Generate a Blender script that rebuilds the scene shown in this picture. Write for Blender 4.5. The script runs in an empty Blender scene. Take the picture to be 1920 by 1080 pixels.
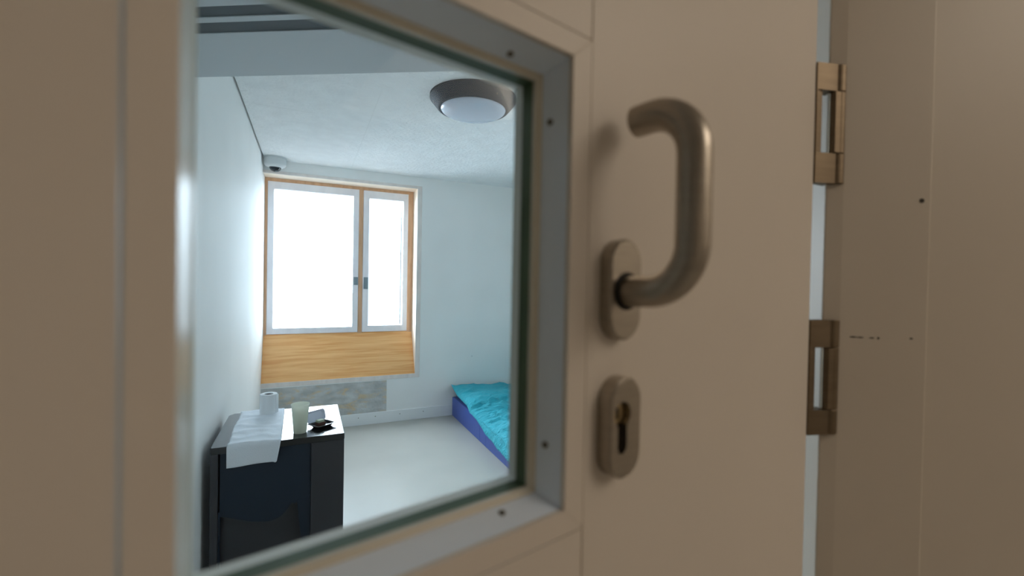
import bpy, bmesh, math, random
from mathutils import Vector, Matrix, noise
random.seed(7)
SC = bpy.context.scene
COL = SC.collection
PI = math.pi

# ------------------------------------------------------------------ materials
def lin(c):
    return tuple((v/12.92 if v <= .04045 else ((v+.055)/1.055)**2.4) for v in [x/255 for x in c])

def mat(name, rgb, rough=.5, metal=0., spec=.5, noise_amt=0., noise_scale=8., bump=0., bump_scale=60., stretch=None, coat=0., sheen=0.):
    m = bpy.data.materials.new(name); m.use_nodes = True
    nt = m.node_tree; b = nt.nodes['Principled BSDF']
    b.inputs['Base Color'].default_value = (*rgb, 1)
    b.inputs['Roughness'].default_value = rough
    b.inputs['Metallic'].default_value = metal
    b.inputs['Specular IOR Level'].default_value = spec
    b.inputs['Coat Weight'].default_value = coat
    b.inputs['Sheen Weight'].default_value = sheen
    tc = nt.nodes.new('ShaderNodeTexCoord'); src = tc.outputs['Object']
    if stretch:
        mp = nt.nodes.new('ShaderNodeMapping'); mp.inputs['Scale'].default_value = stretch
        nt.links.new(src, mp.inputs['Vector']); src = mp.outputs['Vector']
    if noise_amt:
        n = nt.nodes.new('ShaderNodeTexNoise'); n.inputs['Scale'].default_value = noise_scale; n.inputs['Detail'].default_value = 6
        nt.links.new(src, n.inputs['Vector'])
        r = nt.nodes.new('ShaderNodeValToRGB')
        r.color_ramp.elements[0].position = .3; r.color_ramp.elements[1].position = .7
        r.color_ramp.elements[0].color = (*[max(0, v*(1-noise_amt)) for v in rgb], 1)
        r.color_ramp.elements[1].color = (*[min(1, v*(1+noise_amt)) for v in rgb], 1)
        nt.links.new(n.outputs['Fac'], r.inputs['Fac']); nt.links.new(r.outputs['Color'], b.inputs['Base Color'])
    if bump:
        n2 = nt.nodes.new('ShaderNodeTexNoise'); n2.inputs['Scale'].default_value = bump_scale; n2.inputs['Detail'].default_value = 5
        nt.links.new(src, n2.inputs['Vector'])
        bp = nt.nodes.new('ShaderNodeBump'); bp.inputs['Strength'].default_value = bump; bp.inputs['Distance'].default_value = .01
        nt.links.new(n2.outputs['Fac'], bp.inputs['Height']); nt.links.new(bp.outputs['Normal'], b.inputs['Normal'])
    return m

def wood(name, c1, c2, rough=.4, scale=(1.2, 14, 14), grain=3.0):
    m = bpy.data.materials.new(name); m.use_nodes = True
    nt = m.node_tree; b = nt.nodes['Principled BSDF']; b.inputs['Roughness'].default_value = rough
    tc = nt.nodes.new('ShaderNodeTexCoord'); mp = nt.nodes.new('ShaderNodeMapping'); mp.inputs['Scale'].default_value = scale
    nt.links.new(tc.outputs['Object'], mp.inputs['Vector'])
    n = nt.nodes.new('ShaderNodeTexNoise'); n.inputs['Scale'].default_value = grain; n.inputs['Detail'].default_value = 8; n.inputs['Distortion'].default_value = .6
    nt.links.new(mp.outputs['Vector'], n.inputs['Vector'])
    r = nt.nodes.new('ShaderNodeValToRGB'); r.color_ramp.elements[0].position = .32; r.color_ramp.elements[1].position = .66
    r.color_ramp.elements[0].color = (*c1, 1); r.color_ramp.elements[1].color = (*c2, 1)
    nt.links.new(n.outputs['Fac'], r.inputs['Fac']); nt.links.new(r.outputs['Color'], b.inputs['Base Color'])
    return m

def glass(name, tint=(1, 1, 1), refl=.5, ior=1.5, rough=0.):
    """clear sheet: light passes straight through, the surface mirrors by Fresnel"""
    m = bpy.data.materials.new(name); m.use_nodes = True
    nt = m.node_tree; nt.nodes.remove(nt.nodes['Principled BSDF']); out = nt.nodes['Material Output']
    t = nt.nodes.new('ShaderNodeBsdfTransparent'); t.inputs['Color'].default_value = (*tint, 1)
    g = nt.nodes.new('ShaderNodeBsdfGlossy'); g.inputs['Roughness'].default_value = rough
    f = nt.nodes.new('ShaderNodeFresnel'); f.inputs['IOR'].default_value = ior
    k = nt.nodes.new('ShaderNodeMath'); k.operation = 'MULTIPLY'; k.inputs[1].default_value = refl
    mx = nt.nodes.new('ShaderNodeMixShader')
    nt.links.new(f.outputs['Fac'], k.inputs[0]); nt.links.new(k.outputs[0], mx.inputs['Fac'])
    nt.links.new(t.outputs[0], mx.inputs[1]); nt.links.new(g.outputs[0], mx.inputs[2]); nt.links.new(mx.outputs[0], out.inputs['Surface'])
    return m

M = {}
M['wall'] = mat('white wall paint', (.895, .895, .88), rough=.55, noise_amt=.03, noise_scale=2.5, bump=.05, bump_scale=40)
M['ceiling'] = mat('rough white ceiling', (.84, .855, .86), rough=.8, noise_amt=.04, noise_scale=9, bump=.8, bump_scale=38)
M['bulk'] = mat('grey painted board', (.56, .60, .63), rough=.6)
M['joint'] = mat('pale grey joint', (.76, .78, .78), rough=.8)
M['slot'] = mat('dark grey slot shade', (.085, .10, .11), rough=.6)  # dark tone stands for the shade inside the slots
M['floor'] = mat('pale grey floor coating', (.455, .445, .41), rough=.36, spec=.2, noise_amt=.04, noise_scale=3, bump=.02, bump_scale=12)
M['corridor'] = mat('cream corridor paint', (.56, .53, .49), rough=.6, noise_amt=.02, noise_scale=3)
M['door'] = mat('cream door enamel', (.66, .60, .53), rough=.45, noise_amt=.015, noise_scale=5)
M['reveal'] = mat('painted steel reveal with light tint', (.73, .82, .93), rough=.5)  # cool room light is put into this pale blue
M['bead'] = mat('cream glossy glazing bead', (.58, .55, .46), rough=.22)
M['beadg'] = mat('cream gloss enamel', (.50, .52, .48), rough=.30, spec=.22)
M['frame'] = mat('beige frame enamel', (.58, .52, .44), rough=.45, noise_amt=.015, noise_scale=5)
M['seal'] = mat('dark green glazing seal', (.060, .105, .052), rough=.55)
M['spacer'] = mat('grey glazing spacer', (.80, .86, .86), rough=.5)
M['steel'] = mat('brushed stainless steel', (.40, .36, .305), rough=.33, metal=1., noise_amt=.06, noise_scale=30, stretch=(1, 1, 12))
M['hinge'] = mat('dull hinge steel', (.20, .155, .105), rough=.5, metal=1., noise_amt=.08, noise_scale=20, stretch=(1, 1, 8))
M['brass'] = mat('worn brass', (.62, .48, .26), rough=.35, metal=1.)
M['black'] = mat('black void', (.004, .004, .004), rough=.8)
M['screw'] = mat('dark screw steel', (.16, .145, .12), rough=.4, metal=.8)
M['scuff'] = mat('dark scuff', (.03, .024, .018), rough=.7)
M['wood'] = wood('orange oak board', lin((226, 158, 92)), lin((246, 194, 132)), .42, (.7, 12, 12), 3.0)  # brightened to take in glare from the window
M['woodf'] = wood('orange wood frame', lin((200, 158, 122)), lin((222, 178, 142)), .5, (9, 9, 1.2), 3)
M['pale'] = wood('pale wood with glare', lin((226, 216, 210)), lin((240, 231, 225)), .5, (6, 6, 2), 3)  # window glare is included in this pale tone
M['palelin'] = mat('pale cream lining', lin((246, 230, 212)), rough=.45)
M['sash'] = wood('glare lightened sash wood', lin((238, 235, 240)), lin((248, 246, 250)), .5, (5, 5, 2), 3)  # sash colour raised to carry the glare around the panes
M['pane'] = glass('clear window pane', (.97, .985, 1), .6)
M['doorglass'] = glass('clear safety glass', (.945, .965, .965), .07)
M['latch'] = mat('blue grey latch metal', (.30, .38, .42), rough=.35, metal=.7)
M['base'] = mat('white skirting', (.90, .91, .91), rough=.45)
M['lampring'] = mat('anthracite lamp ring', (.022, .038, .056), rough=.6, spec=.2)
M['diff'] = mat('white frosted lamp diffuser', (.60, .66, .78), rough=.14, spec=.6)
M['camw'] = mat('white camera plastic', (.60, .63, .64), rough=.4)
M['camd'] = mat('smoked camera dome', (.012, .018, .024), rough=.08)
M['desk'] = mat('black lacquered board', (.045, .044, .052), rough=.32, spec=.5)  # black lifted to include the haze in front of it
M['desktop'] = mat('black glossy table top', (.014, .015, .018), rough=.13, spec=.75, bump=.015, bump_scale=18)
M['navy'] = mat('haze tinted black panel', (.006, .017, .036), rough=.5)  # blue tint paints the haze over the dark panel
M['towel'] = mat('white cotton', (.85, .89, .96), rough=.9, bump=.25, bump_scale=260, sheen=.2)
M['paper'] = mat('white tissue paper', (.88, .89, .90), rough=.9, bump=.1, bump_scale=200)
M['card'] = mat('grey cardboard core', (.12, .12, .13), rough=.9)
M['cup'] = mat('cream paper cup', (.66, .67, .56), rough=.45)
M['traydark'] = mat('black plastic tray', (.012, .011, .012), rough=.3)
M['traylid'] = mat('smoky clear plastic lid', (.42, .46, .57), rough=.28)
M['traylid'].node_tree.nodes['Principled BSDF'].inputs['Alpha'].default_value = .82
M['brown'] = mat('red brown block', (.09, .03, .02), rough=.5)
M['pgreen'] = mat('pale green wrapper', (.42, .48, .36), rough=.5)
M['indigo'] = mat('indigo vinyl', (.052, .095, .36), rough=.42, bump=.03, bump_scale=15)

def translucent(m, k):
    """thin paper that lets part of the light through"""
    nt = m.node_tree; b = nt.nodes['Principled BSDF']; out = nt.nodes['Material Output']
    t = nt.nodes.new('ShaderNodeBsdfTranslucent'); t.inputs['Color'].default_value = b.inputs['Base Color'].default_value
    mx = nt.nodes.new('ShaderNodeMixShader'); mx.inputs['Fac'].default_value = k
    nt.links.new(b.outputs[0], mx.inputs[1]); nt.links.new(t.outputs[0], mx.inputs[2]); nt.links.new(mx.outputs[0], out.inputs['Surface'])
M['cup'].node_tree.nodes['Principled BSDF'].inputs['Base Color'].default_value = (.90, .91, .84, 1)
translucent(M['cup'], .55)

def concrete():
    m = mat('bare grey concrete with ochre stains', (.3, .3, .29), rough=.9, bump=.3, bump_scale=50)
    nt = m.node_tree; b = nt.nodes['Principled BSDF']
    tc = nt.nodes.new('ShaderNodeTexCoord'); mp = nt.nodes.new('ShaderNodeMapping'); mp.inputs['Scale'].default_value = (1, 1, 2.2)
    nt.links.new(tc.outputs['Object'], mp.inputs['Vector'])
    n1 = nt.nodes.new('ShaderNodeTexNoise'); n1.inputs['Scale'].default_value = 7; n1.inputs['Detail'].default_value = 8
    n2 = nt.nodes.new('ShaderNodeTexNoise'); n2.inputs['Scale'].default_value = 6.5; n2.inputs['Detail'].default_value = 9; n2.inputs['Distortion'].default_value = 1.2
    for n in (n1, n2): nt.links.new(mp.outputs['Vector'], n.inputs['Vector'])
    r1 = nt.nodes.new('ShaderNodeValToRGB'); r1.color_ramp.elements[0].position = .35; r1.color_ramp.elements[1].position = .68
    r1.color_ramp.elements[0].color = (.44, .44, .43, 1); r1.color_ramp.elements[1].color = (.66, .67, .66, 1)
    r2 = nt.nodes.new('ShaderNodeValToRGB'); r2.color_ramp.elements[0].position = .52; r2.color_ramp.elements[1].position = .66
    nt.links.new(n1.outputs['Fac'], r1.inputs['Fac']); nt.links.new(n2.outputs['Fac'], r2.inputs['Fac'])
    k = nt.nodes.new('ShaderNodeMath'); k.operation = 'MULTIPLY'; k.inputs[1].default_value = .6
    nt.links.new(r2.outputs['Color'], k.inputs[0])
    mx = nt.nodes.new('ShaderNodeMix'); mx.data_type = 'RGBA'
    nt.links.new(k.outputs[0], mx.inputs['Factor']); nt.links.new(r1.outputs['Color'], mx.inputs['A'])
    mx.inputs['B'].default_value = (.74, .52, .25, 1)
    nt.links.new(mx.outputs['Result'], b.inputs['Base Color'])
    return m
M['concrete'] = concrete()

def quiltmat():
    m = mat('turquoise quilted cotton', (.022, .42, .53), rough=.75, noise_amt=.07, noise_scale=14, sheen=.08)
    nt = m.node_tree; b = nt.nodes['Principled BSDF']
    tc = nt.nodes.new('ShaderNodeTexCoord')
    n = nt.nodes.new('ShaderNodeTexNoise'); n.inputs['Scale'].default_value = 24; n.inputs['Detail'].default_value = 5; n.inputs['Distortion'].default_value = 1.6
    mp = nt.nodes.new('ShaderNodeMapping'); mp.inputs['Scale'].default_value = (.55, 1.2, 1)
    nt.links.new(tc.outputs['Object'], mp.inputs['Vector']); nt.links.new(mp.outputs['Vector'], n.inputs['Vector'])
    bp = nt.nodes.new('ShaderNodeBump'); bp.inputs['Strength'].default_value = .8; bp.inputs['Distance'].default_value = .03
    nt.links.new(n.outputs['Fac'], bp.inputs['Height']); nt.links.new(bp.outputs['Normal'], b.inputs['Normal'])
    return m
M['quilt'] = quiltmat()

# ------------------------------------------------------------------ helpers
def link(o): COL.objects.link(o); return o
def tag(o, label=None, cat=None, group=None, kind=None):
    for k, v in (('label', label), ('category', cat), ('group', group), ('kind', kind)):
        if v: o[k] = v
    return o
ROOTM = {}
def thing(name, label, cat, loc, rotz=0., kind=None, group=None):
    o = bpy.data.objects.new(name, None); link(o); o.empty_display_size = .1
    o.location = loc; o.rotation_euler = (0, 0, rotz)
    ROOTM[o.name] = Matrix.Translation(Vector(loc)) @ Matrix.Rotation(rotz, 4, 'Z')
    return tag(o, label, cat, group, kind)
def part(name, bm, m, parent, smooth=False, bevel=0., label=None, segs=2):
    """bm is in world coordinates; the mesh is stored in its root's frame"""
    me = bpy.data.meshes.new(name)
    bmesh.ops.recalc_face_normals(bm, faces=bm.faces)
    bm.to_mesh(me); bm.free()
    RM = ROOTM[parent.name]; me.transform(RM.inverted())
    o = link(bpy.data.objects.new(name, me)); o.parent = parent; ROOTM[o.name] = RM
    finish(o, m, smooth, bevel, segs)
    if label: o['label'] = label
    return o
def solo(name, bm, m, loc, smooth=False, bevel=0., label=None, cat=None, kind=None, group=None, segs=2):
    me = bpy.data.meshes.new(name)
    bmesh.ops.recalc_face_normals(bm, faces=bm.faces)
    bm.to_mesh(me); bm.free(); me.transform(Matrix.Translation(-Vector(loc)))
    o = link(bpy.data.objects.new(name, me)); o.location = loc; ROOTM[o.name] = Matrix.Translation(Vector(loc))
    finish(o, m, smooth, bevel, segs)
    return tag(o, label, cat, group, kind)
def finish(o, m, smooth, bevel, segs):
    o.data.materials.append(m)
    if smooth:
        for p in o.data.polygons: p.use_smooth = True
        if smooth != 'all':
            try: o.data.set_sharp_from_angle(angle=math.radians(38))
            except Exception: pass
    if bevel:
        b = o.modifiers.new('bevel', 'BEVEL'); b.width = bevel; b.segments = segs; b.limit_method = 'ANGLE'; b.angle_limit = math.radians(40)
        b.harden_normals = False
def nb(): return bmesh.new()
ID = lambda x, y, z: Vector((x, y, z))
def box(bm, lo, hi, f=ID):
    v = [bm.verts.new(f(*(hi[i] if (k >> i) & 1 else lo[i] for i in range(3)))) for k in range(8)]
    for q in ((0, 2, 3, 1), (4, 5, 7, 6), (0, 1, 5, 4), (2, 6, 7, 3), (0, 4, 6, 2), (1, 3, 7, 5)): bm.faces.new([v[i] for i in q])
def loft(bm, loops, closed=True, cap=True):
    """loops: equal length lists of points"""
    L = [[bm.verts.new(p) for p in lp] for lp in loops]; n = len(L[0])
    for a, b in zip(L, L[1:]):
        for i in range(n if closed else n-1):
            j = (i+1) % n; bm.faces.new((a[i], a[j], b[j], b[i]))
    if cap and closed: bm.faces.new(L[0]); bm.faces.new(list(reversed(L[-1])))
    return L
def prism(bm, pts, f, a, b):
    """pts 2-D polygon; f(u,v,t) -> world; from t=a to t=b"""
    loft(bm, [[f(u, v, a) for u, v in pts], [f(u, v, b) for u, v in pts]])
def ring4(bm, outer, inner, f, a, b):
    """rectangular ring; outer/inner=(x0,z0,x1,z1)"""
    def c(r, t): return [f(r[0], t, r[1]), f(r[2], t, r[1]), f(r[2], t, r[3]), f(r[0], t, r[3])]
    loft(bm, [c(outer, a), c(outer, b), c(inner, b), c(inner, a), c(outer, a)], cap=False)
    bmesh.ops.remove_doubles(bm, verts=bm.verts, dist=1e-7)
def circ(n, r, z, cx, cy, f=ID): return [f(cx+r*math.cos(2*PI*i/n), cy+r*math.sin(2*PI*i/n), z) for i in range(n)]
def lathe(bm, prof, cx, cy, n=48, f=ID, cap=True):
    loft(bm, [circ(n, max(r, 1e-4), z, cx, cy, f) for r, z in prof], cap=cap)
def tube(bm, path, r, n=24, cap=True):
    loops = []; N = len(path); up = None
    for i, p in enumerate(path):
        t = (path[min(i+1, N-1)] - path[max(i-1, 0)]).normalized()
        if up is None:
            up = t.orthogonal().normalized()
        up = (up - t*up.dot(t)).normalized(); s = t.cross(up)
        loops.append([p + up*(r*math.cos(2*PI*k/n)) + s*(r*math.sin(2*PI*k/n)) for k in range(n)])
    loft(bm, loops, cap=cap)
def capsule(cx, cz, hw, hh, n=14):
    pts = []
    for i in range(n+1): a = PI*i/n; pts.append((cx+hw*math.cos(a), cz+hh-hw+hw*math.sin(a)))
    for i in range(n+1): a = PI+PI*i/n; pts.append((cx+hw*math.cos(a), cz-hh+hw+hw*math.sin(a)))
    return pts

# ------------------------------------------------------------------ calibrated layout
EYE = Vector((0, 0, 1.43))
YAW, PIT, ROL = math.radians(24.6847), math.radians(-.7182), math.radians(1.0783)
XL, YF, H, XR = -.381, 4.558, 2.494, 2.31
dd = Vector((math.sin(math.radians(77.04)), math.cos(math.radians(77.04)), 0))       # along the door, towards the hinges
nn = Vector((dd.y, -dd.x, 0))                                                        # out of the door, towards the corridor
def D(s, n, z): p = dd*s + nn*(n-.2); return Vector((p.x, p.y, z))
Wd = Vector((.868, -.4966, 0)).normalized(); Nw = Vector((-Wd.y, Wd.x, 0))           # front wall direction, and into the room
F0 = dd*.625 - nn*.2
def Wl(u, v, z): p = F0 + Wd*u + Nw*v; return Vector((p.x, p.y, z))

# ------------------------------------------------------------------ room shell
bm = nb(); box(bm, (-3.2, -3.6, -.12), (4.2, 5.2, 0))
solo('floor', bm, M['floor'], (0, 0, 0), label='pale grey glossy floor of the cell', cat='floor', kind='structure')
bm = nb()
box(bm, (XL+.012, -3.6, H), (4.2, YF, H+.15))
box(bm, (-3.2, -3.6, H), (XL+.001, .9, H+.15))
box(bm, (-3.2, -3.6, H+.15), (4.2, 5.2, H+.3))
ceil = solo('ceiling', bm, M['ceiling'], (0, 0, H), label='rough white concrete ceiling of the cell', cat='ceiling', kind='structure')
# faint board joints cast into the ceiling
bm = nb()
for x, y0, y1, yy in ((.885, 1.2, 4.05, 0), (.36, 2.6, 4.5, 0)):
    box(bm, (x, y0, H-.0006), (x+.004, y1, H+.001))
box(bm, (XL+.06, 3.138, H-.0006), (.02, 3.142, H+.001))
part('board_joint', bm, M['joint'], ceil, label='faint casting joint lines')
bm = nb(); box(bm, (XL-.15, .95, 0), (XL, YF+.4, H+.15))
solo('wall_left', bm, M['wall'], (XL, 3, 0), label='white wall left of the cell window', cat='wall', kind='structure')
bm = nb(); box(bm, (XR, -1.0, 0), (XR+.15, YF+.4, H+.15))
solo('wall_right', bm, M['wall'], (XR, 3, 0), label='white wall beside the bed', cat='wall', kind='structure')
# far wall with the window opening X[XL,1.03] Z[.45,2.385]
OX0, OX1, OZ0, OZ1 = XL, 1.028, .452, 2.388
bm = nb()
box(bm, (OX1, YF, 0), (XR, YF+.36, H)); box(bm, (XL, YF, 0), (OX1, YF+.36, OZ0)); box(bm, (XL, YF, OZ1), (OX1, YF+.36, H+.15))
box(bm, (OX1, YF, H), (XR, YF+.36, H+.15))
wb = solo('wall_back', bm, M['wall'], (1, YF, 0), label='white end wall with the wooden window', cat='wall', kind='structure')
bm = nb(); box(bm, (XL+.002, YF-.002, .1137), (.727, YF+.01, .423))
part('bare_patch', bm, M['concrete'], wb, label='unpainted grey concrete patch with ochre stains')
bm = nb(); box(bm, (XL, YF-.016, 0), (XR, YF, .1137))
bbk = solo('baseboard_back', bm, M['base'], (1, YF, 0), bevel=.003, label='white skirting board under the window wall', cat='skirting board', kind='structure')
for sx in (.30, .46, .62, .86, 1.1):
    bm = nb(); lathe(bm, [(.0045, -.0008), (.0045, .0015)], sx, .075, 10, lambda x, y, z: Vector((x, YF-.016-z, y)))
    part('screw', bm, M['screw'], bbk)
# small wall mark (plugged hole) right of the window
bm = nb(); lathe(bm, [(.008, -.001), (.006, .002)], 1.63, .62, 12, lambda x, y, z: Vector((x, YF-z, y)))
part('filled_hole', bm, M['camw'], wb, label='small filled hole')

# front wall with the doorway  (u: along, v: thickness)
T = .12
bm = nb()
box(bm, (-3.0, 0, 0), (-.985, T, H), Wl)
box(bm, (.03, .100, 0), (2.35, T, H), Wl)
box(bm, (-.985, 0, 2.12), (.03, T, H), Wl)
solo('wall_front', bm, M['corridor'], Wl(0, 0, 0), label='corridor wall with the open cell doorway', cat='wall', kind='structure')
# splayed corridor wall right of the frame
bm = nb()
prism(bm, [(.1206, .0005), (2.3, .094), (2.3, .099), (.1206, .099)], Wl, 0, H)
solo('wall_corridor_right', bm, M['frame'], Wl(.5, -.2, 0), label='beige corridor wall right of the door frame', cat='wall', kind='structure')
bm = nb()
box(bm, (2.15, -2.4, 0), (2.3, .09, H), Wl); 
solo('wall_corridor_side', bm, M['corridor'], Wl(2.2, -1.5, 0), label='corridor side wall behind the viewer', cat='wall', kind='structure')
bm = nb(); box(bm, (-2.3, -2.5, 0), (2.3, -2.35, H), Wl)
solo('wall_corridor_back', bm, M['corridor'], Wl(0, -2.4, 0), label='corridor wall behind the viewer', cat='wall', kind='structure')
bm = nb(); box(bm, (-2.4, -2.5, 0), (-2.25, 0, H), Wl)
solo('wall_corridor_left', bm, M['corridor'], Wl(-2.3, -1, 0), label='corridor wall at the left end', cat='wall', kind='structure')

# door frame: right jamb (seen), left jamb and head
fr = thing('trim_1', 'beige steel door frame holding the hinges', 'door frame', Wl(0, 0, 0), math.atan2(Wd.y, Wd.x), kind='structure')
bm = nb()
prism(bm, [(.0035, -.0042), (.0225, -.0062), (.1205, -.006), (.1205, .006), (.06, .03), (.03, T+.012), (.0035, T+.012)], Wl, 0, 2.12)
part('jamb', bm, M['frame'], fr, bevel=.0015)
bm = nb(); box(bm, (-1.04, -.006, 0), (-.985, T+.012, 2.12), Wl); part('jamb', bm, M['frame'], fr, bevel=.0015)
bm = nb(); box(bm, (-.985, -.006, 2.075), (.003, T+.012, 2.12), Wl); part('head', bm, M['frame'], fr, bevel=.0015)
bm = nb()
rr = random.Random(3)
for u0, u1, z, h in ((.0340, .0420, 1.3722, .0013), (.0415, .0495, 1.3720, .0011), (.0560, .0615, 1.3717, .0011), (.0650, .0675, 1.3716, .0022), (.1010, .1045, 1.3722, .0013)):
    n = 7; top = []; bot = []
    for i in range(n):
        t = i/(n-1); k = math.sin(PI*min(.94, max(.06, t)))**.4*rr.uniform(.55, 1)
        top.append((u0+(u1-u0)*t, z+h*k)); bot.append((u0+(u1-u0)*t, z-h*k*.8))
    prism(bm, top+bot[::-1], lambda u, zz, t: Wl(u, t, zz), -.0063, -.0055)
part('scuff_mark', bm, M['scuff'], fr, label='row of short dark scuffs')
bm = nb(); lathe(bm, [(.0030, -.0004), (.0026, .0006)], .1100, 1.5355, 12, lambda x, y, z: Wl(x, -.006-z, y))
part('scuff_mark', bm, M['scuff'], fr, label='single dark dot near the frame edge')

# bulkhead over the entrance with two ventilation slots on its underside
BV = .827
ZB = 2.1
slots = [(.530, .579), (.464, .508)]
bm = nb()
US0, US1 = -1.60, -.62
def bb(u0, u1, v0, v1, z0, z1): box(bm, (u0, v0, z0), (u1, v1, z1), Wl)
bb(-1.75, 2.3, T, BV, ZB+.03, H)
bb(-1.75, US0, T, BV, ZB, ZB+.03); bb(US1, 2.3, T, BV, ZB, ZB+.03)
bb(US0, US1, T, slots[1][0], ZB, ZB+.03); bb(US0, US1, slots[1][1], slots[0][0], ZB, ZB+.03); bb(US0, US1, slots[0][1], BV, ZB, ZB+.03)
blk = solo('ceiling_bulkhead', bm, M['bulk'], Wl(0, .5, ZB), label='lowered grey ceiling panel over the cell entrance', cat='ceiling', kind='structure')
gr = thing('ventilation_grille', 'pair of dark ventilation slots in the lowered grey ceiling', 'vent', Wl(-1.1, .52, ZB), math.atan2(Wd.y, Wd.x))
for v0, v1 in slots:
    bm = nb(); box(bm, (US0, v0, ZB+.0025), (US1, v1, ZB+.03), Wl); part('slot', bm, M['slot'], gr)  # shallow dark plates paint the shaded depth of the slots

# ------------------------------------------------------------------ window
win = thing('window_1', 'oak framed two sash window with sloping wooden sill board', 'window', (.35, YF, .45), kind='structure')
YS = 4.738
def wbx(name, boxes, m, bevel=.002, label=None, parent=win):
    bm = nb()
    for lo, hi in boxes: box(bm, lo, hi)
    return part(name, bm, m, parent, bevel=bevel, label=label)
# casing on the wall face
wbx('casing', [((1.008, YF-.006, .433), (1.056, YF+.004, 2.400))], M['pale'])
wbx('casing', [((XL, YF-.006, 2.372), (1.008, YF+.004, 2.400))], M['pale'])
wbx('casing', [((XL, YF-.006, .433), (1.008, YF+.004, .474))], M['pale'])
# recess linings
wbx('lining', [((1.008, YF+.004, .474), (1.028, YF+.30, 2.388))], M['palelin'])
wbx('lining', [((XL, YF+.004, 2.372), (1.008, YF+.30, 2.388))], M['palelin'])
# sloping oak board
bm = nb(); prism(bm, [(YF-.002, .474), (YS+.012, .894), (YS+.05, .894), (YS+.05, .86), (YF+.03, .452), (YF-.002, .452)], lambda a, b, t: Vector((t, a, b)), XL+.001, 1.0075)
part('sill_board', bm, M['wood'], win, bevel=.001, label='sloping orange oak board below the sashes')
# fixed frame
S1 = (-.357, .894, .460, 2.341); S2 = (.500, .894, .955, 2.341)
YFR = YS+.008
wbx('frame', [((XL, YFR, 2.341), (1.008, YFR+.07, 2.372)), ((XL, YFR, .88), (S1[0], YFR+.07, 2.341)), ((S2[2], YFR, .88), (1.008, YFR+.07, 2.341)),
              ((XL, YFR+.03, .86), (1.008, YFR+.07, .894))], M['woodf'])
wbx('mullion', [((S1[2], YFR, .88), (S2[0], YFR+.07, 2.341))], M['woodf'])
def sash(S, G, hx, hz0, hz1, hw):
    bm = nb(); f = lambda x, y, z: Vector((x, y, z))
    g = .002
    ring4(bm, (S[0]+g, S[1]+g, S[2]-g, S[3]-g), G, f, YS, YS+.055)
    s = part('sash', bm, M['sash'], win, bevel=.003)
    bm = nb(); box(bm, (G[0]-.004, YS+.03, G[1]-.004), (G[2]+.004, YS+.034, G[3]+.004)); part('pane', bm, M['pane'], s)
    bm = nb(); box(bm, (hx-hw, YS-.004, hz0), (hx+hw, YS+.001, hz1)); box(bm, (hx-hw*.45, YS-.012, hz0+.015), (hx+hw*.55, YS-.003, hz1-.02))
    part('latch_plate', bm, M['latch'], s, bevel=.0015)
    return s
s1 = sash(S1, (-.303, .953, .404, 2.270), .436, 1.375, 1.455, .020)
s2 = sash(S2, (.559, .960, .903, 2.262), .533, 1.335, 1.455, .022)
bm = nb(); box(bm, (.880, YS+.020, .962), (.888, YS+.029, 2.26)); part('spacer_bar', bm, M['latch'], s2, label='thin blue grey bar at the right edge of the pane')

# ------------------------------------------------------------------ door leaf (open, seen from the corridor)
door = thing('door_1', 'cream cell door standing ajar with a viewing window', 'door', D(.6, 0, 0), math.atan2(dd.y, dd.x), kind='structure')
DL, DR, DB, DT = -.30, .6, .012, 2.055
O = (.002, 1.2855, .199, 1.573)            # opening in the face
TR = (-.0135, 1.269, .2165, 1.5885)        # outside of the mitred window frame
TH = .045
bm = nb(); g = .0006
fD = lambda s, n, z: D(s, n, z)
# core around the opening
B2 = (O[0]-.02, O[1]-.02, O[2]+.012, O[3]+.02)
def leafbox(s0, s1, n0, n1, z0, z1): box(bm, (s0, n0, z0), (s1, n1, z1), D)
leafbox(DL, B2[0], -TH, -.0022, DB, DT); leafbox(B2[2], DR, -TH, -.0022, DB, DT)
leafbox(B2[0], B2[2], -TH, -.0022, DB, B2[1]); leafbox(B2[0], B2[2], -TH, -.0022, B2[3], DT)
# face sheets with fine joints
leafbox(TR[2]+g, DR, -.0022, 0, DB, DT); leafbox(DL, TR[0]-g, -.0022, 0, DB, DT)
leafbox(TR[0]+g, TR[2]-g, -.0022, 0, DB, TR[1]-g); leafbox(TR[0]+g, TR[2]-g, -.0022, 0, TR[3]+g, DT)
part('leaf', bm, M['door'], door)
# four mitred rails of the window frame
def corners(r): return [(r[0], r[1]), (r[2], r[1]), (r[2], r[3]), (r[0], r[3])]
co, ci = corners((TR[0]+g, TR[1]+g, TR[2]-g, TR[3]-g)), corners(O)
for k in range(4):
    a, b = co[k], co[(k+1) % 4]; c, d = ci[(k+1) % 4], ci[k]
    bm = nb(); prism(bm, [a, b, c, d], lambda s, z, t: D(s, t, z), -.003, .0008)
    part('window_frame_rail', bm, M['door'], door, bevel=.0004, label='mitred frame rail around the viewing window')
# reveal behind the frame (grey painted steel, tinted for the room light)
DP = -.022
I = (.004, 1.291, .193, 1.5665)
I0 = (O[0]-.0001, O[1], O[2], O[3])
def ringloop(r, n): return [D(s, n, z) for s, z in corners(r)]
bm = nb()
def oo(r, e): return (r[0]-e, r[1]-e, r[2]+e, r[3]+e)
loft(bm, [ringloop(oo(O, .004), -.003), ringloop(O, -.003), ringloop(I, DP), ringloop(oo(I, .006), DP), ringloop(oo(O, .004), -.003)], cap=False)
rev = part('reveal', bm, M['reveal'], door, label='grey reveal holding the screws')
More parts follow.
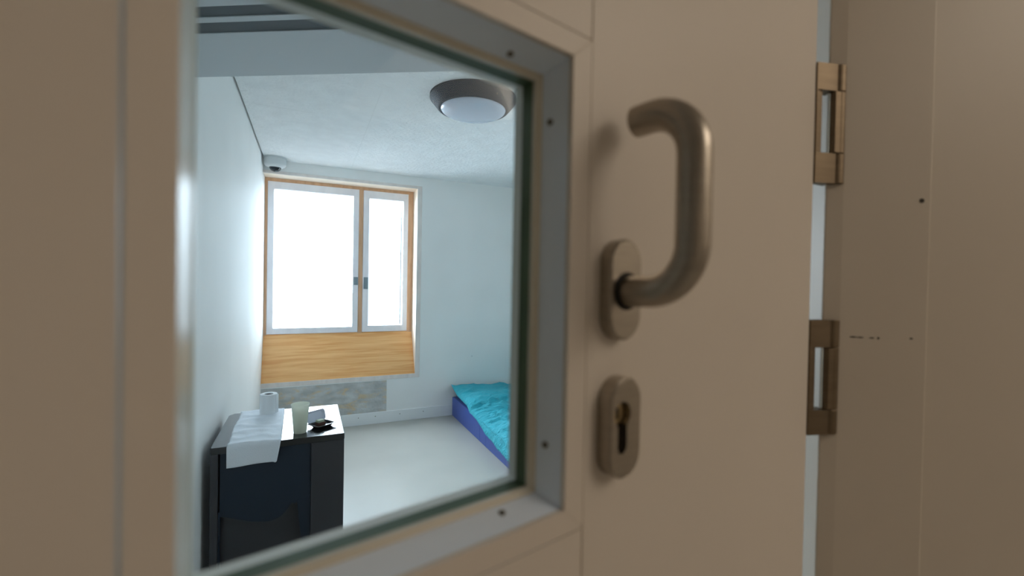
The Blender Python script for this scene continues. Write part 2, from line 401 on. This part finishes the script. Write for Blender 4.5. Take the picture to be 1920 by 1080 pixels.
# glazing bead: cream lip; its left side slopes inwards
Lp = (.0086, 1.2948, .1886, 1.5628)
Lr = (.0014, Lp[1], Lp[2], Lp[3])          # the left side of the rings sits inside the deep left bead
bm = nb()
loft(bm, [ringloop(oo(I, .002), DP+.0005), ringloop((.0012, I[1], I[2], I[3]), DP+.0008), ringloop(Lr, DP-.001), ringloop(Lr, DP-.004), ringloop(oo(I, .002), DP-.004), ringloop(oo(I, .002), DP+.0005)], cap=False)
part('glazing_bead', bm, M['bead'], door, label='cream bead around the glass')
bm = nb(); prism(bm, [(.0021, -.002), (.0088, DP-.0235), (.0005, DP-.0235), (.0005, -.002)], lambda s, n, z: D(s, n, z), 1.2875, 1.571)
part('glazing_bead', bm, M['beadg'], door, label='glossy cream bead left of the glass')
# dark green seal and grey spacer ring behind it
def deepring(r, n0, n1, e=.004):
    b = nb(); loft(b, [ringloop(oo(r, e), n0), ringloop(r, n0), ringloop(r, n1), ringloop(oo(r, e), n1), ringloop(oo(r, e), n0)], cap=False); return b
part('glazing_seal', deepring(Lr, DP-.004, DP-.0146), M['seal'], door, label='dark green seal at the glass edge')
part('spacer', deepring((.0080, Lp[1], Lp[2], Lp[3]), DP-.0146, DP-.0230), M['spacer'], door, label='grey spacer behind the seal')
bm = nb(); box(bm, (Lp[0]-.003, DP-.0085, Lp[1]-.003), (Lp[2]+.003, DP-.0065, Lp[3]+.003), D)
part('glass', bm, M['doorglass'], door, label='clear viewing pane')
# screws in the reveal
def pan(bm, f, r=.0022, h=.0013):
    lathe(bm, [(r, -.001), (r, .0002), (r*.85, h*.7), (r*.4, h), (r*.36, h*.35)], 0, 0, 14, f)
for s, n, zz, ax in ((.1621, -.0163, 1.5683, 'T'), (.1615, -.0152, 1.2892, 'B'), (.1948, -.0155, 1.5347, 'R'), (.1950, -.0145, 1.324, 'R')):
    bm = nb()
    if ax == 'T': pan(bm, lambda x, y, z: D(s+x, n+y, zz-z))
    elif ax == 'B': pan(bm, lambda x, y, z: D(s+x, n+y, zz+z))
    else: pan(bm, lambda x, y, z: D(s-z, n+x, zz+y))
    part('screw', bm, M['screw'], rev, smooth=True)
# lever: oval rose and the bent bar
RS = .2455
def plate(name, cz, hh, thick, hole, m, parent, label):
    bm = nb(); outer = capsule(RS, cz, .0165, hh)
    o_in = capsule(RS, cz, .0150, hh-.0015)
    loops = [[D(s, 0, z) for s, z in outer], [D(s, thick-.0015, z) for s, z in outer], [D(s, thick, z) for s, z in o_in]]
    L = loft(bm, loops, cap=False)
    if not hole: bm.faces.new(L[-1])
    else:
        hv = [bm.verts.new(D(s, thick, z)) for s, z in hole]
        ed = [bm.edges.new((hv[i], hv[(i+1) % len(hv)])) for i in range(len(hv))]
        oe = [e for e in bm.edges if all(v in L[-1] for v in e.verts)]
        bmesh.ops.triangle_fill(bm, use_beauty=True, edges=ed+oe)
        bk = [bm.verts.new(D(s, .001, z)) for s, z in hole]
        for i in range(len(hv)):
            j = (i+1) % len(hv); bm.faces.new((hv[i], hv[j], bk[j], bk[i]))
    return part(name, bm, m, parent, smooth=True, label=label)
ro = plate('rose', 1.4265, .0345, .0095, None, M['steel'], door, 'oval steel rose under the lever')
R0, OFF, Z0, Z1 = .030, .0565, 1.4255, 1.5385
path = [D(RS, .004, Z0), D(RS, OFF-R0, Z0)]
for i in range(1, 12): a = PI/2*i/12; path.append(D(RS, OFF-R0+R0*math.sin(a), Z0+R0-R0*math.cos(a)))
path += [D(RS, OFF, Z0+R0), D(RS, OFF, Z1-R0)]
for i in range(1, 12): a = PI/2*i/12; path.append(D(RS, OFF-R0+R0*math.cos(a), Z1-R0+R0*math.sin(a)))
path += [D(RS, OFF-R0, Z1), D(RS, .0150, Z1), D(RS, .0145, Z1)]
bm = nb(); tube(bm, path, .0102, 32)
part('door_handle', bm, M['steel'], door, smooth=True, label='upright bent steel bar lever')
bm = nb(); lathe(bm, [(.0128, .0085), (.0128, .0102), (.0105, .0104)], RS, Z0, 32, lambda x, y, z: D(x, z, y))
part('collar', bm, M['black'], ro, label='dark ring where the lever meets the rose')
# keyhole plate with a profile cylinder
KZ = 1.3325; kc = (.2415, 1.3425); kr = .0086
hole = []
a0 = math.asin(.0048/kr)
for i in range(25):
    a = -PI/2 + a0 + (2*PI-2*a0)*i/24; hole.append((kc[0]+kr*math.cos(a), kc[1]+kr*math.sin(a)))
zb = 1.3205
for i in range(9):
    a = PI + PI*i/8; hole.append((kc[0]+.0048*math.cos(a), zb+.0048*math.sin(a)))
kp = plate('keyhole_plate', KZ, .0345, .0115, hole, M['steel'], door, 'oval steel keyhole plate')
bm = nb(); lathe(bm, [(.0078, .001), (.0078, .0062), (.0072, .0068)], kc[0]-.0003, kc[1], 24, lambda x, y, z: D(x, z, y))
cyl = part('lock_cylinder', bm, M['brass'], kp, smooth=True, label='brass lock core')
bm = nb(); box(bm, (kc[0]-.0013, .0066, kc[1]-.0042), (kc[0]+.0013, .0072, kc[1]+.0036), D); part('key_slot', bm, M['black'], kp)
bm = nb(); box(bm, (kc[0]-.0052, .0005, 1.314), (kc[0]+.0052, .0012, kc[1]+.009), D); part('lock_recess', bm, M['black'], kp)
# hinges
def hinge(z0, z1, za, zb_):
    hs, hn, hr = .6345, .0105, .0098
    h = nb()
    N = 28
    def seg(a, b): loft(h, [[D(hs+(hr-e)*math.cos(2*PI*k/N), hn+(hr-e)*math.sin(2*PI*k/N), z) for k in range(N)] for e, z in ((.0007, a), (0, a+.0007), (0, b-.0007), (.0007, b))])
    seg(z0, zb_-.0004); seg(za+.0004, z1)
    # wrap plates from the barrels to the door edge, and the strip screwed to the edge
    for a, b in ((z0, zb_-.0004), (za+.0004, z1)):
        prism(h, [(.6005, .0018), (.6005, -.004), (.612, -.004), (hs+.002, hn-hr+.0008), (hs, hn+hr*.5), (hs-hr*.95, hn+.004)], lambda s, n, t: D(s, n, t), a, b)
    prism(h, [(.6005, .0018), (.6005, -.02), (.6035, -.02), (.6115, -.0005), (.6100, .0040)], lambda s, n, t: D(s, n, t), zb_-.0004, za+.0004)
    ob = part('hinge', h, M['hinge'], door, smooth=True, label='steel barrel hinge on the door edge')
    k = nb()
    loft(k, [[D(hs+(hr-e)*math.cos(2*PI*q/N), hn+(hr-e)*math.sin(2*PI*q/N), z) for q in range(N)] for e, z in ((.0007, zb_), (0, zb_+.0007), (0, za-.0007), (.0007, za))])
    prism(k, [(hs-hr-.0030, hn-.002), (hs-.004, hn-.0085), (hs-.004, hn+.0085), (hs-hr-.0030, hn+.004)], lambda s, n, t: D(s, n, t), zb_+.0007, za-.0007)
    part('knuckle', k, M['hinge'], ob, smooth=True, label='middle knuckle fixed to the frame side')
hinge(1.555, 1.696, 1.664, 1.591)
hinge(1.255, 1.392, 1.359, 1.285)

# ------------------------------------------------------------------ ceiling lamp
lc = (.858, 2.452)
lamp = thing('ceiling_lamp', 'round ceiling lamp with dark grey ring and white dome', 'lamp', (lc[0], lc[1], H))
bm = nb(); lathe(bm, [(.250, H), (.250, H-.012), (.243, H-.02), (.205, H-.066), (.199, H-.070), (.190, H-.070), (.186, H-.06)], lc[0], lc[1], 72)
lr = part('lamp_ring', bm, M['lampring'], lamp, smooth=True)
prof = [(.1885*math.cos(a), H-.066-.042*math.sin(a)) for a in [PI/2*i/14 for i in range(15)]]
bm = nb(); lathe(bm, [(.1885, H-.05)]+prof, lc[0], lc[1], 72)
part('lamp_shade', bm, M['diff'], lamp, smooth='all', label='white frosted dome')
for ang in (165, 285, 45):
    a = math.radians(ang); rr_ = .226
    q = Vector((lc[0]+rr_*math.cos(a), lc[1]+rr_*math.sin(a), H-.043)); nrm = Vector((math.cos(a)*.77, math.sin(a)*.77, -.64)).normalized()
    t1 = nrm.orthogonal().normalized(); t2 = nrm.cross(t1)
    bm = nb(); lathe(bm, [(.005, -.002), (.005, .0008), (.002, .001), (.0018, -.0005)], 0, 0, 12, lambda x, y, z: q+t1*x+t2*y+nrm*z)
    part('screw', bm, M['screw'], lr)

# ------------------------------------------------------------------ dome camera
cc = (-.279, 4.462)
cam_t = thing('security_camera', 'white dome security camera in the ceiling corner', 'camera', (cc[0], cc[1], H))
bm = nb(); lathe(bm, [(.088, H), (.088, H-.062), (.086, H-.066), (.079, H-.076), (.052, H-.088), (.046, H-.086)], cc[0], cc[1], 48)
part('housing', bm, M['camw'], cam_t, smooth=True)
bm = nb(); lathe(bm, [(.094, H), (.094, H-.010), (.089, H-.012)], cc[0], cc[1], 48, cap=True); part('base_plate', bm, M['camw'], cam_t, smooth=True)
bm = nb(); lathe(bm, [(.048, H-.080)]+[(.048*math.cos(a), H-.084-.040*math.sin(a)) for a in [PI/2*i/10 for i in range(11)]], cc[0], cc[1], 40)
part('lens_dome', bm, M['camd'], cam_t, smooth='all', label='smoked black dome')

# ------------------------------------------------------------------ table
TX0, TX1, TY0, TY1, TZ = -.352, .156, 2.108, 2.612, .740
tb = thing('side_table', 'black lacquered box table against the white wall', 'table', ((TX0+TX1)/2, (TY0+TY1)/2, 0))
bm = nb(); prism(bm, [(TX0+.004, TY0), (TX1-.003, TY0), (TX1, TY0+.004), (TX1, TY1-.004), (TX1-.004, TY1), (TX0+.02, TY1), (TX0, TY1-.03), (TX0, TY0+.006)], ID, TZ-.028, TZ)
part('tabletop', bm, M['desktop'], tb, bevel=.003)
bm = nb(); box(bm, (.020, TY0+.002, 0), (TX1-.001, TY1-.003, TZ-.028)); part('side_panel', bm, M['desk'], tb, bevel=.003)
bm = nb(); box(bm, (TX0+.001, TY0+.002, 0), (TX0+.028, TY1-.003, TZ-.028)); part('side_panel', bm, M['desk'], tb, bevel=.003)
bm = nb(); box(bm, (TX0+.028, TY0+.06, 0), (.020, TY0+.08, TZ-.028)); part('back_panel', bm, M['desk'], tb)
# curved apron with two tapered legs, set just inside the front
def apr(x):
    pts = [(-.33, .455), (-.30, .447), (-.249, .426), (-.20, .408), (-.146, .397), (-.11, .402), (-.085, .418), (-.060, .452), (-.052, .466), (-.045, .452), (-.036, .462), (-.028, .450), (.02, .45)]
    for (x0, z0), (x1, z1) in zip(pts, pts[1:]):
        if x <= x1: return z0+(z1-z0)*max(0, (x-x0)/(x1-x0))
    return .45
xs = [-.318+i*(.0185+.318)/60 for i in range(61)]
bm = nb(); prism(bm, [(xs[0], TZ-.029), (xs[-1], TZ-.029)]+[(x, apr(x)) for x in reversed(xs)], lambda a, b, t: Vector((a, t, b)), TY0+.012, TY0+.03)
part('apron', bm, M['navy'], tb, label='haze tinted black front panel with a curved lower edge')
bm = nb(); prism(bm, [(-.034, .470), (.019, .470), (.019, 0), (.012, 0)], lambda a, b, t: Vector((a, t, b)), TY0+.011, TY0+.045); part('leg', bm, M['navy'], tb)
bm = nb(); prism(bm, [(-.3235, .470), (-.316, .470), (-.322, .3), (-.300, 0), (-.3235, 0)], lambda a, b, t: Vector((a, t, b)), TY0+.011, TY0+.045); part('leg', bm, M['navy'], tb)

# towel lying over the table top and hanging over the front edge
def towel():
    bm = nb(); nu, nv = 46, 90
    V = []
    Ltop, Lh = .505, .083
    for j in range(nv+1):
        t = j/nv*(Ltop+Lh); row = []
        for i in range(nu+1):
            u = i/nu
            if t <= Ltop:
                k = t/Ltop
                y = 2.606-(2.606-2.104)*k
                xl = -.303 + .010*k + .003*math.sin(9*k); xr = -.106+.008*k
                z = TZ+.0032
                w = .0044*math.sin((k*38+2.2*math.sin(u*3+1)+noise.noise((u*2.2, k*5, 1))*3))*max(0, 1-u*1.15)**.7*(.4+.6*k)
                w += .0042*noise.noise((u*4, k*9, 4.2)) + .0018
                z += max(0, w)
            else:
                k = (t-Ltop)/Lh
                a = min(1, k/.10)*PI/2
                y = 2.104-.006*math.sin(a)-.0015-.004*math.sin(u*7+.6)*k
                z = TZ+.004-.004*(1-math.cos(a))-Lh*k+.003*u*k
                if u > .93: z += -.004*k*math.sin((u-.93)/.07*PI)
                xl = -.293+.001*k; xr = -.098-.014*k
            x = xl+(xr-xl)*u
            if i in (0, nu): z -= .0022 if t <= Ltop else 0
            row.append(bm.verts.new((x, y, z)))
        V.append(row)
    for j in range(nv):
        for i in range(nu): bm.faces.new((V[j][i], V[j][i+1], V[j+1][i+1], V[j+1][i]))
    o = solo('towel', bm, M['towel'], (-.2, 2.35, TZ), smooth='all', label='white cloth laid on the black table, hanging over its front', cat='towel')
    s = o.modifiers.new('thick', 'SOLIDIFY'); s.thickness = .0022; s.offset = 1
    return o
tw = towel()
hb = nb()
for zz in (.0165, .072):
    tube(hb, [Vector((-.2915+.191*i/24 - (.012*i/24*zz/.08), 2.0955-.004*math.sin(i/24*7+.6)*zz/.083, TZ-zz+.002*i/24)) for i in range(25)], .0007, 6)
part('hem', hb, M['towel'], tw)

# toilet roll on the towel
rc = (-.176, 2.545); rz = TZ+.0065
tr = thing('toilet_roll', 'white toilet paper roll standing on the cloth', 'toilet roll', (rc[0], rc[1], rz))
bm = nb()
lathe(bm, [(.0195, rz+.004), (.0195, rz+.094), (.021, rz+.0965), (.0375, rz+.0968), (.0395, rz+.0955), (.040, rz+.09), (.040, rz+.004), (.039, rz), (.021, rz), (.0195, rz+.004)], rc[0], rc[1], 56, cap=False)
part('paper', bm, M['paper'], tr, smooth=True)
bm = nb(); lathe(bm, [(.0193, rz+.004), (.0193, rz+.092), (.0182, rz+.092), (.0182, rz+.004), (.0193, rz+.004)], rc[0], rc[1], 40, cap=False); part('cardboard_core', bm, M['card'], tr, smooth=True)
bm = nb(); P = []
for i in range(9):
    a = math.radians(-35+i*3.2); r = .0402+.0006*i*i*.12
    P.append((rc[0]+r*math.cos(a), rc[1]+r*math.sin(a)))
for (x0, y0), (x1, y1) in zip(P, P[1:]):
    bm.faces.new([bm.verts.new(v) for v in ((x0, y0, rz+.003), (x1, y1, rz+.003), (x1, y1, rz+.0945), (x0, y0, rz+.0945))])
bmesh.ops.remove_doubles(bm, verts=bm.verts, dist=1e-6)
o = part('loose_sheet', bm, M['paper'], tr, smooth='all'); s = o.modifiers.new('t', 'SOLIDIFY'); s.thickness = .0006

# paper cup
uc = (-.0262, 2.19)
bm = nb(); z = TZ+.0005
lathe(bm, [(.0001, z+.006), (.0235, z+.006), (.0245, z), (.0262, z), (.0268, z+.004), (.0365, z+.122), (.0378, z+.1235), (.0384, z+.126), (.0378, z+.1285), (.0362, z+.128), (.0352, z+.122), (.0255, z+.008), (.0001, z+.0075)], uc[0], uc[1], 56, cap=False)
solo('paper_cup', bm, M['cup'], (uc[0], uc[1], TZ), smooth=True, label='tall cream drinking cup on the black table', cat='cup')

# opened clear plastic box
ty = thing('plastic_tray', 'small black plastic tray with clear lid tipped open', 'food tray', (.0665, 2.244, TZ), math.radians(34))
ct, st = math.cos(math.radians(34)), math.sin(math.radians(34))
def TT(x, y, z): return Vector((.0665+x*ct-y*st, 2.244+x*st+y*ct, TZ+.0005+z))
bm = nb()
def rloop(hx, hy, z, c=.006): return [TT(x, y, z) for x, y in ((-hx+c, -hy), (hx-c, -hy), (hx, -hy+c), (hx, hy-c), (hx-c, hy), (-hx+c, hy), (-hx, hy-c), (-hx, -hy+c))]
loft(bm, [rloop(.034, .024, .003), rloop(.034, .024, 0), rloop(.043, .033, .0125), rloop(.052, .042, .0135), rloop(.052, .042, .0155), rloop(.043, .033, .0150), rloop(.036, .026, .004)])
part('tray', bm, M['traydark'], ty, bevel=.0008)
# lid hinged at the back, leaning backwards
la = math.radians(72)
def LT(x, v, n): return TT(x, .040+v*math.cos(la)-n*math.sin(la)*-1*0 + n*math.sin(la), .015+v*math.sin(la)-n*math.cos(la))
bm = nb()
def lloop(h0, v0, v1, n, c=.008): return [LT(x, v, n) for x, v in ((-h0+c, v0), (h0-c, v0), (h0, v0+c), (h0, v1-c), (h0-c, v1), (-h0+c, v1), (-h0, v1-c), (-h0, v0+c))]
loft(bm, [lloop(.050, .0, .052, 0), lloop(.048, .002, .050, .001), lloop(.043, .007, .044, .010), lloop(.0425, .0075, .0435, .0108)], cap=False)
bm.faces.new([bm.verts.new(p) for p in lloop(.0425, .0075, .0435, .0108)])
bmesh.ops.remove_doubles(bm, verts=bm.verts, dist=1e-6)
o = part('lid', bm, M['traylid'], ty, label='clear smoky lid'); s = o.modifiers.new('t', 'SOLIDIFY'); s.thickness = .0006
sb = thing('snack', 'red brown block with pale green top inside the plastic tray', 'snack', TT(-.012, -.002, .0045), math.radians(14))
bm = nb(); box(bm, (-.029, -.016, .0047), (.007, .012, .023), TT); part('block', bm, M['brown'], sb, bevel=.002)
bm = nb(); box(bm, (-.027, -.012, .0232), (.004, .013, .034), TT); part('wrapper', bm, M['pgreen'], sb, bevel=.002)

# ------------------------------------------------------------------ bed
BX, BZ = 1.4095, .198
bm = nb(); box(bm, (BX, 2.55, 0), (XR-.003, YF-.018, BZ))
bed = solo('mattress', bm, M['indigo'], ((BX+XR)/2, 3.5, 0), bevel=.006, segs=3, label='indigo foam mattress block on the floor', cat='mattress')
for yy in (3.55, 3.70):
    bm = nb(); tube(bm, [Vector((BX-.0002, yy, .012+.176*i/6)) for i in range(7)], .0016, 8)
    part('seam', bm, M['indigo'], bed)

# quilt: cross-section from wall side to the hanging left edge
def lerp_tab(t, tab):
    if t <= tab[0][0]: return tab[0][1]
    for (a, b), (c, d) in zip(tab, tab[1:]):
        if t <= c: return b+(d-b)*(t-a)/(c-a)
    return tab[-1][1]
def quilt():
    bm = nb(); nx, ny = 120, 230
    edge = [(2.60, .07), (3.085, .088), (3.21, .096), (3.32, .120), (3.42, .130), (3.50, .140), (3.60, .162), (3.697, .182), (3.80, .198), (3.90, .208), (3.94, .232), (3.99, .250), (4.07, .254), (4.15, .256), (4.29, .270), (4.40, .295), (4.51, .326)]
    top = [(2.6, .235), (3.4, .24), (3.70, .245), (3.83, .256), (3.885, .268), (3.905, .300), (3.93, .318), (4.0, .330), (4.16, .334), (4.185, .318), (4.22, .330), (4.45, .345), (4.53, .335)]
    V = []
    for j in range(ny+1):
        y = 2.62+(4.528-2.62)*j/ny; row = []
        zt0 = lerp_tab(y, top); ze = lerp_tab(y, edge)+.004*noise.noise((y*14, 0, 0))
        free = max(0, min(1, (y-3.93)/.3))             # far part lies loose on top, not hanging
        for i in range(nx+1):
            t = i/nx                                    # 0 at the free edge
            a = .16
            xq = BX+.012
            if t < a:
                k = t/a                                 # hanging / rounding part
                x = BX-.020+.062*(1-math.cos(k*PI/2))*.9 + (-.006)*(1-k)*(1-free)
                z = ze+(zt0-.018-ze)*math.sin(k*PI/2)**1.05
            else:
                k = (t-a)/(1-a)
                x = BX+.036+(XR-.012-BX-.036)*k
                z = zt0-.018*(1-min(1, k*7))**2 
            # diagonal fold: shift profile with x
            yy = y-.16*(x-BX)
            sh = lerp_tab(yy, top)-zt0
            z += sh*min(1, max(0, (x-BX)*4))*.85
            z -= .075*max(0, x-BX)*max(0, min(1, (y-4.1)/.2))
            # wrinkles
            am = min(1, t*4)
            w = .013*noise.noise((x*5.0, y*9.0, .3)) + .011*noise.noise((x*11, y*20, 2.3))
            r1 = 1-abs(noise.noise((x*4.2+.8*noise.noise((x*3, y*3, 7)), y*7.5+1.6*x, 5.1)))*2.0
            w += .022*max(0, r1)**2.5*(1 if y < 3.95 else .5)
            r2 = 1-abs(noise.noise((x*8.5+y*3, y*15, 9.4)))*2.2
            w += .012*max(0, r2)**2*(1 if y < 4.0 else .5)
            z += (w-.006)*(.25+.75*am)
            x += .005*noise.noise((y*12, t*3, 3.3))*(1-am)
            if x > BX+.004: z = max(z, BZ+.015)
            elif z < BZ+.015: x = min(x, BX-.012)
            y2 = y + .010*noise.noise((x*6, y*6, 11))
            if y2 > YF-.004: y2 = YF-.004
            row.append(bm.verts.new((x, y2, z)))
        V.append(row)
    for j in range(ny):
        for i in range(nx): bm.faces.new((V[j][i], V[j][i+1], V[j+1][i+1], V[j+1][i]))
    o = solo('quilt', bm, M['quilt'], (1.85, 3.6, BZ), smooth='all', label='crumpled turquoise quilt spread over the indigo mattress', cat='quilt')
    s = o.modifiers.new('thick', 'SOLIDIFY'); s.thickness = .006; s.offset = 0
    return o
quilt()

# ------------------------------------------------------------------ light
SKY_LOW, SKY_HIGH = 1.7, 66.0
w = bpy.data.worlds.new('sky'); SC.world = w; w.use_nodes = True
nt = w.node_tree; bg = nt.nodes['Background']
# bright hazy sky, brightest around the hidden sun high on the left of the window
tcw = nt.nodes.new('ShaderNodeTexCoord')
dot = nt.nodes.new('ShaderNodeVectorMath'); dot.operation = 'DOT_PRODUCT'
dot.inputs[1].default_value = Vector((-.85, .36, .52)).normalized()
nt.links.new(tcw.outputs['Generated'], dot.inputs[0])
mr = nt.nodes.new('ShaderNodeMapRange'); mr.interpolation_type = 'SMOOTHSTEP'
mr.inputs['From Min'].default_value = .2; mr.inputs['From Max'].default_value = 1.0
mr.inputs['To Min'].default_value = SKY_LOW; mr.inputs['To Max'].default_value = SKY_HIGH
nt.links.new(dot.outputs['Value'], mr.inputs['Value']); # second sky lobe, added on the right to brighten the wall beside the window
dot2 = nt.nodes.new('ShaderNodeVectorMath'); dot2.operation = 'DOT_PRODUCT'
dot2.inputs[1].default_value = Vector((.86, .44, .22)).normalized()
nt.links.new(tcw.outputs['Generated'], dot2.inputs[0])
mr2 = nt.nodes.new('ShaderNodeMapRange'); mr2.interpolation_type = 'SMOOTHSTEP'
mr2.inputs['From Min'].default_value = .72; mr2.inputs['From Max'].default_value = 1.0
mr2.inputs['To Min'].default_value = 0; mr2.inputs['To Max'].default_value = 26
nt.links.new(dot2.outputs['Value'], mr2.inputs['Value'])
add = nt.nodes.new('ShaderNodeMath'); add.operation = 'ADD'
nt.links.new(mr.outputs['Result'], add.inputs[0]); nt.links.new(mr2.outputs['Result'], add.inputs[1])
nt.links.new(add.outputs[0], bg.inputs['Strength'])
bg.inputs['Color'].default_value = (.78, .90, 1, 1)
pl = bpy.data.lights.new('daylight_portal', 'AREA'); pl.shape = 'RECTANGLE'; pl.size = 1.36; pl.size_y = 1.5; pl.cycles.is_portal = True
po = link(bpy.data.objects.new('daylight_portal', pl)); po.location = (.31, YF+.37, 1.62); po.rotation_euler = (math.radians(-90), 0, 0)

# the corridor's own ceiling lamp, to the right behind the viewer
cl = bpy.data.lights.new('corridor_lamp', 'AREA'); cl.shape = 'RECTANGLE'; cl.size = .9; cl.size_y = 1.6; cl.energy = 17.5; cl.color = (1, .86, .71)
co_ = link(bpy.data.objects.new('corridor_lamp', cl)); co_.location = D(1.25, 1.70, H-.03); co_.rotation_euler = (0, 0, math.atan2(dd.y, dd.x))

# ------------------------------------------------------------------ camera
f = Vector((math.sin(YAW)*math.cos(PIT), math.cos(YAW)*math.cos(PIT), math.sin(PIT)))
r0 = Vector((math.cos(YAW), -math.sin(YAW), 0)); u0 = r0.cross(f)
r = r0*math.cos(ROL)+u0*math.sin(ROL); u = -r0*math.sin(ROL)+u0*math.cos(ROL)
cd = bpy.data.cameras.new('camera'); cd.sensor_width = 36; cd.lens = 830.79/1920*36; cd.clip_start = .01
cd.dof.use_dof = True; cd.dof.focus_distance = 1.9; cd.dof.aperture_fstop = 3.6
cam = link(bpy.data.objects.new('camera', cd))
mw = Matrix((( r.x, u.x, -f.x, 0), (r.y, u.y, -f.y, 0), (r.z, u.z, -f.z, EYE.z), (0, 0, 0, 1)))
cam.matrix_world = mw
SC.camera = cam
SC.view_settings.view_transform = 'Standard'; SC.view_settings.look = 'None'; SC.view_settings.exposure = 0; SC.view_settings.gamma = 1
SC.view_settings.use_curve_mapping = False
SC.cycles.use_denoising = True
SC.cycles.max_bounces = 20; SC.cycles.diffuse_bounces = 16; SC.cycles.transparent_max_bounces = 16
SC.cycles.sample_clamp_indirect = 6
